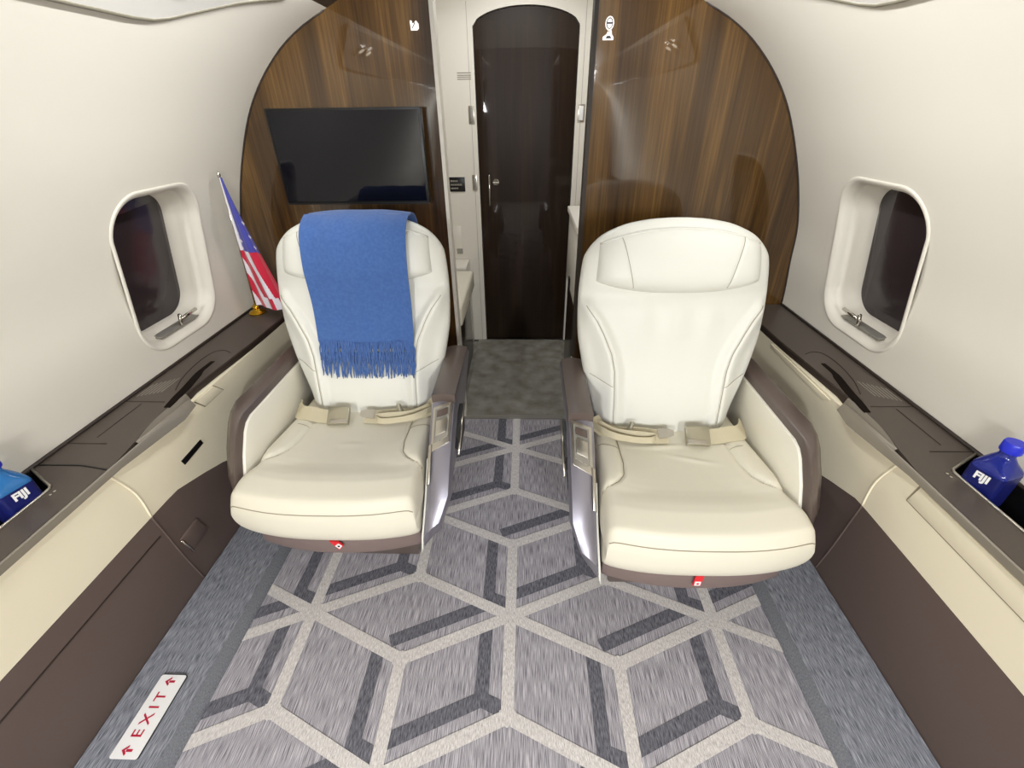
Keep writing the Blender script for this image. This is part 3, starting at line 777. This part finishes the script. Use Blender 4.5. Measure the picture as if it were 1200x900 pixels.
    for kind, k in st:
        row = []
        for u in us:
            if kind == 'f':
                # front face from z .268 to the nose
                y = -.0 + .022 * (abs(2 * min(k, .5) - 1) ** 2.4 if k < .5 else abs(2 * k - 1) ** 2.4)
                o = cush_w(y) * u + flare(u, y)
                zt = cush_top(cush_w(y) * u, .022)
                z = .254 + (zt - .254) * k
            else:
                y = k; z = cush_top(cush_w(y) * u, y); o = cush_w(y) * u + flare(u, y)
            e = side(u)
            zz = .330 + (z - .330) * (e if z > .33 else (.72 + .28 * e))
            row.append((o, y + bow(o), zz))
        ring_rows.append(row)
    g = G(); nu = len(us); v = [p for r in ring_rows for p in r]
    g.add(v, [(j * nu + i, j * nu + i + 1, (j + 1) * nu + i + 1, (j + 1) * nu + i) for j in range(len(st) - 1) for i in range(nu - 1)])
    # bottom closing skin
    nb = (len(st) - 1) * nu
    bot0 = [(p[0], p[1], .256) for p in ring_rows[-1]]
    k0 = len(g.v); g.v += bot0
    for i in range(nu - 1):
        g.f.append([nb + i, nb + i + 1, k0 + i + 1, k0 + i]); g.m.append(0)
        g.f.append([i + 1, i, k0 + i, k0 + i + 1]); g.m.append(0)
    # flanks
    for e_ in (0, nu - 1):
        col = [j * nu + e_ for j in range(len(st))] + [k0 + e_]
        g.f.append(col if e_ == 0 else col[::-1]); g.m.append(0)
    cu_ = ob('seat_cushion', g, M['leather_tan'], smooth=True, auto=1.1)
    gs = []
    fr = lambda o, z: (o, -.0015 + bow(o) + .004, z)
    pts = []
    for o in np.linspace(-.222, .222, 50):
        u = o / .2275; zt = cush_top(o, .022); k = .78
        y = .022 * abs(2 * k - 1) ** 2.4; z = .254 + (zt - .254) * k; e = side(u)
        pts.append((o + flare(u, y), y + bow(o + flare(u, y)) - .0008, .33 + (z - .33) * e))
    gs.append(tube(pts, .0012, 5))
    for sg in (-1, 1):
        pts = []
        for y in np.linspace(.13, .42, 40):
            c = float(np.interp(y, [.10, .135, .15, .17, .2, .25, .38, .5], [.26, .225, .20, .178, .160, .152, .150, .150]))
            o = min(c, .222) * sg; e = side(o / cush_w(y)); z = cush_top(o, y)
            pts.append((o, y + bow(o), .33 + (z - .33) * e + .0022))
        gs.append(tube(pts, .0009, 5))
        pts = []
        for a in np.linspace(.155, .212, 12):
            o = a * sg; y = .315 + (a - .155) * .1; z = cush_top(o, y); e = side(o / cush_w(y))
            pts.append((o, y + bow(o), .33 + (z - .33) * e + .0012))
        gs.append(tube(pts, .0008, 5))
    for q_ in gs: ob('stitching', q_, M['thread'], cu_)
    # ---- outer side shell (brown) with cream inner lining
    pin = [(.60, .15), (.12, .15), (.095, .22), (.088, .30), (.095, .37), (.125, .43), (.165, .485), (.185, .505), (.215, .517), (.60, .517)]
    pou = [(.60, .15), (.15, .15), (.130, .22), (.122, .30), (.130, .37), (.165, .44), (.205, .495), (.230, .515), (.262, .526), (.60, .526)]
    pin = smooth_path(pin[:1] + pin[1:], 1); 
    rings = [[(.252, y, z) for y, z in pin], [(.256, y - .004, z + .004) for y, z in pin], [(.270, y + .004, z + .010) for y, z in pin], [(.292, (a[0] + .0), a[1] + .006) for a in pou], [(.305, a[0] + .008, a[1] - .004) for a in pou], [(.310, a[0] + .02, a[1] - .02) for a in pou]]
    sh = ob('side_shell', loft(rings), M['shell'], smooth=True, auto=.8)
    lin_ = [(.58, .27), (.125, .27), (.112, .32), (.122, .37), (.150, .425), (.188, .478), (.207, .494), (.232, .502), (.58, .502)]
    ob('lining', prism(lin_, lambda p, q, h: (h, p, q), .244, .254), M['lining'], sh, bevel=.003)
    # ---- aisle arm
    ai = [(.60, .20), (.60, .515), (.33, .512), (.290, .497), (.245, .465), (.15, .365), (.08, .300), (.03, .262), (.03, .225), (.10, .19)]
    ao = [(.60, .20), (.60, .520), (.37, .518), (.320, .508), (.262, .480), (.165, .415), (.095, .348), (.060, .285), (.075, .225), (.14, .19)]
    def lerp(k): return [((1 - k) * a[0] + k * b[0], (1 - k) * a[1] + k * b[1]) for a, b in zip(ai, ao)]
    def xi(k, p):   # lower points pulled towards the seat
        base = -.236 - .068 * k
        return base + (.045 * k * sstep(.36, .22, p[1]))
    rings = []
    for k, dy_, dz_ in ((0, .004, -.006), (.06, 0, 0), (.3, -.003, .003), (.7, -.003, .003), (.94, 0, 0), (1.0, .006, -.008), (1.0, .03, -.03)):
        rings.append([(xi(k, p), p[0] + dy_, p[1] + dz_) for p in lerp(k)])
    aa = ob('aisle_arm', loft(rings), M['shell_sheen'], smooth=True, auto=.7)
    # upper rear cap of the arm: dark matt shoulder running up along the backrest
    def arm_surf(k, q, off=.004):   # q runs 0..1 down the sloping face from (.30,.5) to (.03,.26)
        L_ = lerp(k)[3:8]; f = q * (len(L_) - 1); i = min(int(f), len(L_) - 2); t = f - i
        p = (L_[i][0] * (1 - t) + L_[i + 1][0] * t, L_[i][1] * (1 - t) + L_[i + 1][1] * t)
        d = Vector((0, L_[i + 1][0] - L_[i][0], L_[i + 1][1] - L_[i][1])).normalized(); n = Vector((0, d.z, -d.y))
        return (xi(k, p), p[0] + n.y * off, p[1] + n.z * off)
    def pad(k0_, k1_, q0, q1, o0, o1):
        c = [(k0_, q0), (k1_, q0), (k1_, q1), (k0_, q1)]
        v = [arm_surf(k, q, o0) for k, q in c] + [arm_surf(k, q, o1) for k, q in c]
        return G().add(v, [(0, 1, 2, 3), (7, 6, 5, 4), (0, 4, 5, 1), (1, 5, 6, 2), (2, 6, 7, 3), (3, 7, 4, 0)])
    cs = ob('control_panel', pad(.12, .88, .06, .40, .002, .0095), M['satin'], aa, bevel=.0012)
    ob('panel_inset', pad(.22, .80, .10, .36, .008, .0105), M['grey'], aa)
    ob('recline_button', pad(.30, .72, .13, .21, .009, .0135), M['shell'], aa, bevel=.001)
    ob('recline_button', pad(.30, .72, .25, .33, .009, .0135), M['satin'], aa, bevel=.001)
    ob('arm_lever', pad(.03, .16, .36, .58, .002, .011), M['satin'], aa, bevel=.0015)
    ob('edge_piping', tube([arm_surf(.0, q, .001) for q in np.linspace(.42, 1, 14)] + [(-.232, .028, .225), (-.228, .03, .205)], .0028, 6), M['leather'], aa, smooth=True)
    ob('stowage_slot', prism([(.25, .42), (.40, .43), (.40, .34), (.30, .33)], lambda p, q, h: (h, p, q), -.3075, -.290), M['black'], aa)
    ob('slot_rail', tube([(-.309, .24, .36), (-.309, .41, .425)], .004, 8), M['satin'], aa, smooth=True)
    ob('shoulder_cover', loft([[(xi(k, (0, .5)), y, .512 + .012 + .006 * math.sin(PI * k)) for y in np.linspace(.30, .60, 8)] + [(xi(k, (0, .5)), y, .50) for y in np.linspace(.60, .30, 8)] for k in np.linspace(.02, .98, 9)]), M['shell'], aa, smooth=True, auto=.8)
    # ---- pan and pedestal
    pr_ = [(a, .03 + .036 * (abs(a) / .22) ** 2.2) for a in np.linspace(-.222, .222, 15)] + [(.222, .50), (-.222, .50)]
    pn = ob('seat_pan', prism(pr_, lambda p, q, h: (p, q, h), .190, .258), M['pan'], bevel=.006, auto=.5)
    ob('pedestal', prism([(-.17, .17), (.17, .17), (.15, .52), (-.15, .52)], lambda p, q, h: (p, q, h), .0035, .19), M['shell'], bevel=.008)
    ob('back_shell', loft([[back_pt(BW(t) * q * .93, t, -.100 - .03 * (1 - abs(q) ** 3) ** .4) for q in np.cos(np.linspace(0, PI, 21))] + [back_pt(BW(t) * q * .93, t, -.07) for q in np.cos(np.linspace(PI, 0, 21))] for t in np.linspace(-.12, .52, 14)]), M['shell'], smooth=True, auto=.8)
    # red pull tag on the pan
    tx, tz = (.01 if s < 0 else .0), -.021
    if s < 0:
        tg = [(tx - .018, .272), (tx + .004, .272), (tx + .016, .256), (tx + .002, .239), (tx - .006, .252)]
    else:
        tg = [(tx - .009, .276), (tx + .011, .276), (tx + .009, .240), (tx - .010, .240)]
    tgo = obj('pull_tag', prism([(p, q + tz) for p, q in tg], lambda p, q, h: (p, h, q), .020, .024), M['red'], root, local=True)
    cx_, cz_ = (tx + .004, .2555 + tz) if s < 0 else (tx + .000, .249 + tz)
    if s < 0: sq = [(cx_ - .010, cz_), (cx_, cz_ - .011), (cx_ + .009, cz_ + .001), (cx_, cz_ + .010)]
    else: sq = [(cx_ - .007, cz_ - .007), (cx_ + .007, cz_ - .007), (cx_ + .007, cz_ + .007), (cx_ - .007, cz_ + .007)]
    em = obj('tag_emblem', prism(sq, lambda p, q, h: (p, h, q), .0188, .0202), M['paper'], tgo, local=True)
    obj('emblem_mark', prism([(cx_ + .0028 * a, cz_ + .0028 * b) for a, b in ((-1, -1), (1, -1), (1, 1), (-1, 1))], lambda p, q, h: (p, h, q), .0182, .019), M['red'] if s > 0 else M['black'], em, local=True)
    # ---- lap belt, outer half with buckle, inner half with tongue and folded webbing
    up = Vector((0, -.55, .84))
    zb = lambda o, y: .33 + (cush_top(o, y) - .33) * side(o / cush_w(y)) + .016
    path = [(.222, .42, .405), (.205, .385, .404), (.17, .375, zb(.17, .375)), (.13, .372, zb(.13, .372) + .001), (.09, .372, zb(.09, .372) + .004)]
    ob('lap_belt', ribbon(smooth_path(path, 5), (0, .75, .45), .046, .003), M['belt'], smooth=True, auto=.6)
    yb, zb0 = .368, zb(.075, .37) + .010
    d1_ = Vector((0, .80, .60)); d2_ = Vector((0, -.60, .80))
    c = Vector((.075, yb, zb0)); v = []
    for hh in (-.006, .010):
        for a, b in ((-.034, -.027), (.034, -.030), (.036, .028), (-.032, .026)):
            v.append(tuple(c + Vector((a, 0, 0)) + d1_ * b + d2_ * (hh if a < 0 or hh < 0 else hh - .002)))
    bk = ob('belt_buckle', G().add(v, [(3, 2, 1, 0), (4, 5, 6, 7), (0, 1, 5, 4), (1, 2, 6, 5), (2, 3, 7, 6), (3, 0, 4, 7)]), M['buckle'], bevel=.0035)
    v = []
    for hh in (.009, .013):
        for a, b in ((-.034, -.026), (.020, -.030), (.020, -.016), (-.034, -.013)): v.append(tuple(c + Vector((a, 0, 0)) + d1_ * b + d2_ * hh))
    ob('buckle_flap', G().add(v, [(3, 2, 1, 0), (4, 5, 6, 7), (0, 1, 5, 4), (1, 2, 6, 5), (2, 3, 7, 6), (3, 0, 4, 7)]), M['satin'], bk, bevel=.001)
    path = [(-.215, .43, .42), (-.195, .405, .402), (-.15, .385, zb(-.15, .385) + .002), (-.09, .38, zb(-.09, .38) + .004), (-.04, .374, zb(-.04, .374) + .003), (-.005, .375, zb(0, .375) + .004)]
    ib = ob('lap_belt', ribbon(smooth_path(path, 5), (0, .78, .42), .045, .003), M['belt'], smooth=True, auto=.6)
    path = [(-.22, .41, .412), (-.17, .362, zb(-.17, .36) + .004), (-.11, .352, zb(-.1, .35) + .004), (-.06, .348, zb(-.05, .35) + .006), (-.045, .362, zb(-.05, .36) + .012), (-.08, .366, zb(-.08, .36) + .014), (-.15, .380, zb(-.15, .38) + .013), (-.20, .41, .415)]
    ob('folded_webbing', ribbon(smooth_path(path, 6), (0, .35, .9), .018, .0025), M['belt'], ib, smooth=True, auto=.6)
    c = Vector((-.115, .385, zb(-.11, .385) + .010)); v = []
    tl = Vector((.35, .55, .5)).normalized(); wd = Vector((.9, -.3, .1)).normalized(); nn = tl.cross(wd)
    for hh in (-.004, .005):
        for a, b in ((-.007, -.030), (.007, -.030), (.007, .030), (-.007, .030)): v.append(tuple(c + wd * a + tl * b + nn * hh))
    ob('belt_adjuster', G().add(v, [(3, 2, 1, 0), (4, 5, 6, 7), (0, 1, 5, 4), (1, 2, 6, 5), (2, 3, 7, 6), (3, 0, 4, 7)]), M['buckle'], ib, bevel=.003)
    v = []; c = Vector((-.012, .378, zb(-.01, .378) + .012))
    for hh in (-.0012, .0012):
        for a, b in ((-.020, -.016), (.012, -.013), (.024, -.008), (.024, .008), (.012, .013), (-.020, .016)): v.append(tuple(c + Vector((a, .2 * b, .1 * a)) + Vector((0, .8, .6)) * b * .8 + up * hh))
    ob('belt_tongue', G().add(v, [(5, 4, 3, 2, 1, 0), (6, 7, 8, 9, 10, 11)] + [(i, (i + 1) % 6, 6 + (i + 1) % 6, 6 + i) for i in range(6)]), M['satin'], ib)
    return root
SL = make_seat(-1, (-.458, .73, 0), 'cream leather cabin seat with the blue throw over its backrest')
SR = make_seat(1, (.458, .645, 0), 'cream leather cabin seat with a bare headrest and no throw')

# ------------------------------------------------------------------ throw over the left seat
def hull_n(o, t):
    n = back_n(o, t)
    if .415 < t < .60:
        k = min(1, max(0, (t - .421) / (.585 - .421)))
        n = max(n, -.006 + .030 * max(0, 1 - abs(2 * k - 1) ** 7) ** .45 + back_n(o, min(t, .56)))
    return n
def throw_path():
    # list of (t, n) from front hem, over the top, down the back
    pts = [(.250, .020), (.30, .020), (.36, .024), (.42, .037), (.46, .046), (.52, .047), (.56, .040), (.59, .022), (.612, -.006), (.6265, -.038), (.6275, -.062), (.618, -.088), (.59, -.112), (.54, -.124), (.45, -.14), (.36, -.143)]
    return smooth_path(pts, 6)
TP = throw_path()
root = thing('throw_blanket', 'blue fringed wool throw draped over the backrest of the seat under the television', 'blanket', (-.458, 1.25, .85))
def tp(q, k, lift=0., layer=0):
    """q across -1..1 , k along 0..1"""
    f = k * (len(TP) - 1); i = min(int(f), len(TP) - 2); a = f - i
    t = TP[i][0] * (1 - a) + TP[i + 1][0] * a; n = TP[i][1] * (1 - a) + TP[i + 1][1] * a
    xc = .152 - .008 * sstep(0, .5, 1 - k)
    o = q * (.147 + .006 * k) - .016
    fold = .0025 * math.sin(q * 5 + 1.3) * (1 - sstep(.1, .5, k)) + .0015 * math.sin(q * 11 + k * 9)
    p = back_pt(o, t - (.018 * max(0, abs(q) - .4) ** 1.5 if k > .55 and k < .8 else 0), n + fold + lift)
    return (-.458 - p[0], .73 + p[1], p[2])
qs = np.linspace(-1, 1, 48); ks = np.linspace(0, 1, 84)
g = grid(lambda q, k: tp(q, k), qs, ks)
g2 = grid(lambda q, k: tp(q, k, .005), qs, ks)
e = G().merge(g).merge(g2)
for q in (-1, 1):
    e.merge(grid(lambda o, k: tp(q, k, o), (0, .005), ks))
for k in (0, 1):
    e.merge(grid(lambda o, q: tp(q, k, o), (0, .005), qs))
cl = obj('cloth', e, M['blue'], root, smooth=True, auto=.9)
# under layer showing along one side
g = G()
e = G()
for o_ in (-.004, -.0005):
    e.merge(grid(lambda q, k: tuple(Vector(tp(q, k, o_)) + Vector((.0045, 0, -.026 * (1 - sstep(0, .25, k))))), np.linspace(-.93, 1.0, 30), np.linspace(0, .5, 44)))
obj('under_layer', e, M['blue'], root, smooth=True)
def fringe(t0, t1, n, nb, seed):
    r = random.Random(seed); g = G()
    for i in range(n):
        o = -.016 + (-1 + 2 * (i + .5) / n) * .146
        o2 = o + r.uniform(-.004, .004); o3 = o2 + r.uniform(-.005, .005); tl = t1 + r.uniform(-.010, .008)
        pts = []
        for k in np.linspace(0, 1, 6):
            oo = o + (o2 - o) * k + (o3 - o2) * k * k + .0015 * math.sin(k * 9 + i); t = t0 + (tl - t0) * k
            p = back_pt(oo, t, nb + r.uniform(-.0012, .0012))
            pts.append((-.458 - p[0], .73 + p[1], p[2]))
        g.merge(tube(pts, [.0024, .0022, .0025, .0021, .0023, .0012], 5))
    return g
obj('fringe', fringe(.254, .186, 92, .022, 3), M['blue'], root, smooth=True)
obj('fringe', fringe(.215, .140, 92, .018, 5), M['blue'], root, smooth=True)

# ------------------------------------------------------------------ small flag on the ledge
b0 = Vector((-.985, 1.56, .55)); tp_ = Vector((-.905, 1.47, 1.035))
root = thing('desk_flag', 'small flag with red and white stripes on a brass base on the ledge', 'flag', tuple(b0))
obj('stand', lathe([(0, 0), (.030, 0), (.031, .004), (.026, .009), (.016, .012), (.011, .018), (.014, .024), (.012, .030), (.007, .034), (0, .035)], tuple(b0 + Vector((0, 0, .0008))), 28), M['gold'], root, smooth=True, auto=.6)
obj('pole', tube([b0 + Vector((0, 0, .03)), tp_], .0032, 8), M['chrome'], root, smooth=True)
fn_ = obj('finial', lathe([(0, -.004), (.004, 0), (.0055, .006), (.005, .011), (.002, .016), (0, .018)], tuple(tp_), 14), M['chrome'], root, smooth=True)
# cloth: a runs 0 at the pole .. 1 at the free edge, b runs 0 top .. 1 bottom
def flag_pt(a, b):
    p = b0.lerp(tp_, 1 - .93 * b)
    w = .008 + .145 * b ** 1.15
    x = a * w
    ripple = .010 * math.sin(a * 9 + .4) * b + .004 * math.sin(a * 19) * b
    lift = .010 * math.sin(a * PI) * b
    return (p.x + x + .002, p.y + ripple - a * .030 * b - .004, p.z - a * .012 * b + .0 - lift * 0)
NA, NB = 96, 160
g = G(); v = [flag_pt(i / NA, j / NB) for j in range(NB + 1) for i in range(NA + 1)]
v2 = [(p[0], p[1] + .0012, p[2]) for p in v]
fc = []; fm = []
for j in range(NB):
    for i in range(NA):
        a, b = (i + .5) / NA, (j + .5) / NB
        if b < .52:
            m = 0
            if a < .30 * (1 - b * 1.2): m = 2
            # stars
            for sa, sb in ((.10, .50), (.22, .44), (.12, .38), (.9, .30), (.88, .40), (.86, .48)):
                if abs(a - sa) * b * 1.2 + abs(b - sb) * 3.2 < .055: m = 2
        else:
            d = (1 - a) * b                      # distance from free edge
            edges = [.30, .42, .58, .70, .86]
            k = sum(d > x for x in edges)
            m = 1 if k % 2 == 0 else 2
            if b > .90 and a > .35: m = 1 if int((a - .35) * 8) % 2 else 2
        fc.append((j * (NA + 1) + i, j * (NA + 1) + i + 1, (j + 1) * (NA + 1) + i + 1, (j + 1) * (NA + 1) + i)); fm.append(m)
for f, m in zip(fc, fm): g.f.append(list(f)); g.m.append(m)
g.v = [tuple(p) for p in v]
k = len(g.v); g.v += v2
for f, m in zip(fc, fm): g.f.append([q + k for q in f][::-1]); g.m.append(m)
obj('flag_cloth', g, [M['flag_blue'], M['flag_red'], M['flag_white']], root, smooth=True)

# ------------------------------------------------------------------ light: cabin strips aft, added fill strips overhead, added vestibule fill
def area(name, loc, rot, sx, sy, power, col=(1, .95, .88)):
    l = bpy.data.lights.new(name, 'AREA'); l.shape = 'RECTANGLE'; l.size = sx; l.size_y = sy; l.energy = power; l.color = col
    o = bpy.data.objects.new(name, l); o.location = loc; o.rotation_euler = rot; COL.objects.link(o); return o
LC = (.965, .985, 1.0)
area('cabin_light_strip', (-.56, -1.45, 1.38), (math.radians(20), math.radians(-10), 0), .07, 1.1, 69, LC)
area('cabin_light_strip', (.56, -1.45, 1.38), (math.radians(20), math.radians(10), 0), .07, 1.1, 69, LC)
for sg in (-1, 1):
    o = area('wall_fill_strip', (sg * .25, 1.0, 1.489), (0, 0, 0), .025, .9, 7.6, LC)  # unseen fill strips, added to brighten the forward upper walls
    o.rotation_euler = (0, math.radians(-88) * sg, 0)
area('vestibule_fill_light', (.0, 2.0, 1.74), (0, 0, 0), .3, .2, 5.5, LC)  # unseen lamp, added to lift the dim vestibule
w = bpy.data.worlds.new('world'); scene.world = w; w.use_nodes = True
w.node_tree.nodes['Background'].inputs[0].default_value = (.03, .03, .035, 1); w.node_tree.nodes['Background'].inputs[1].default_value = .3
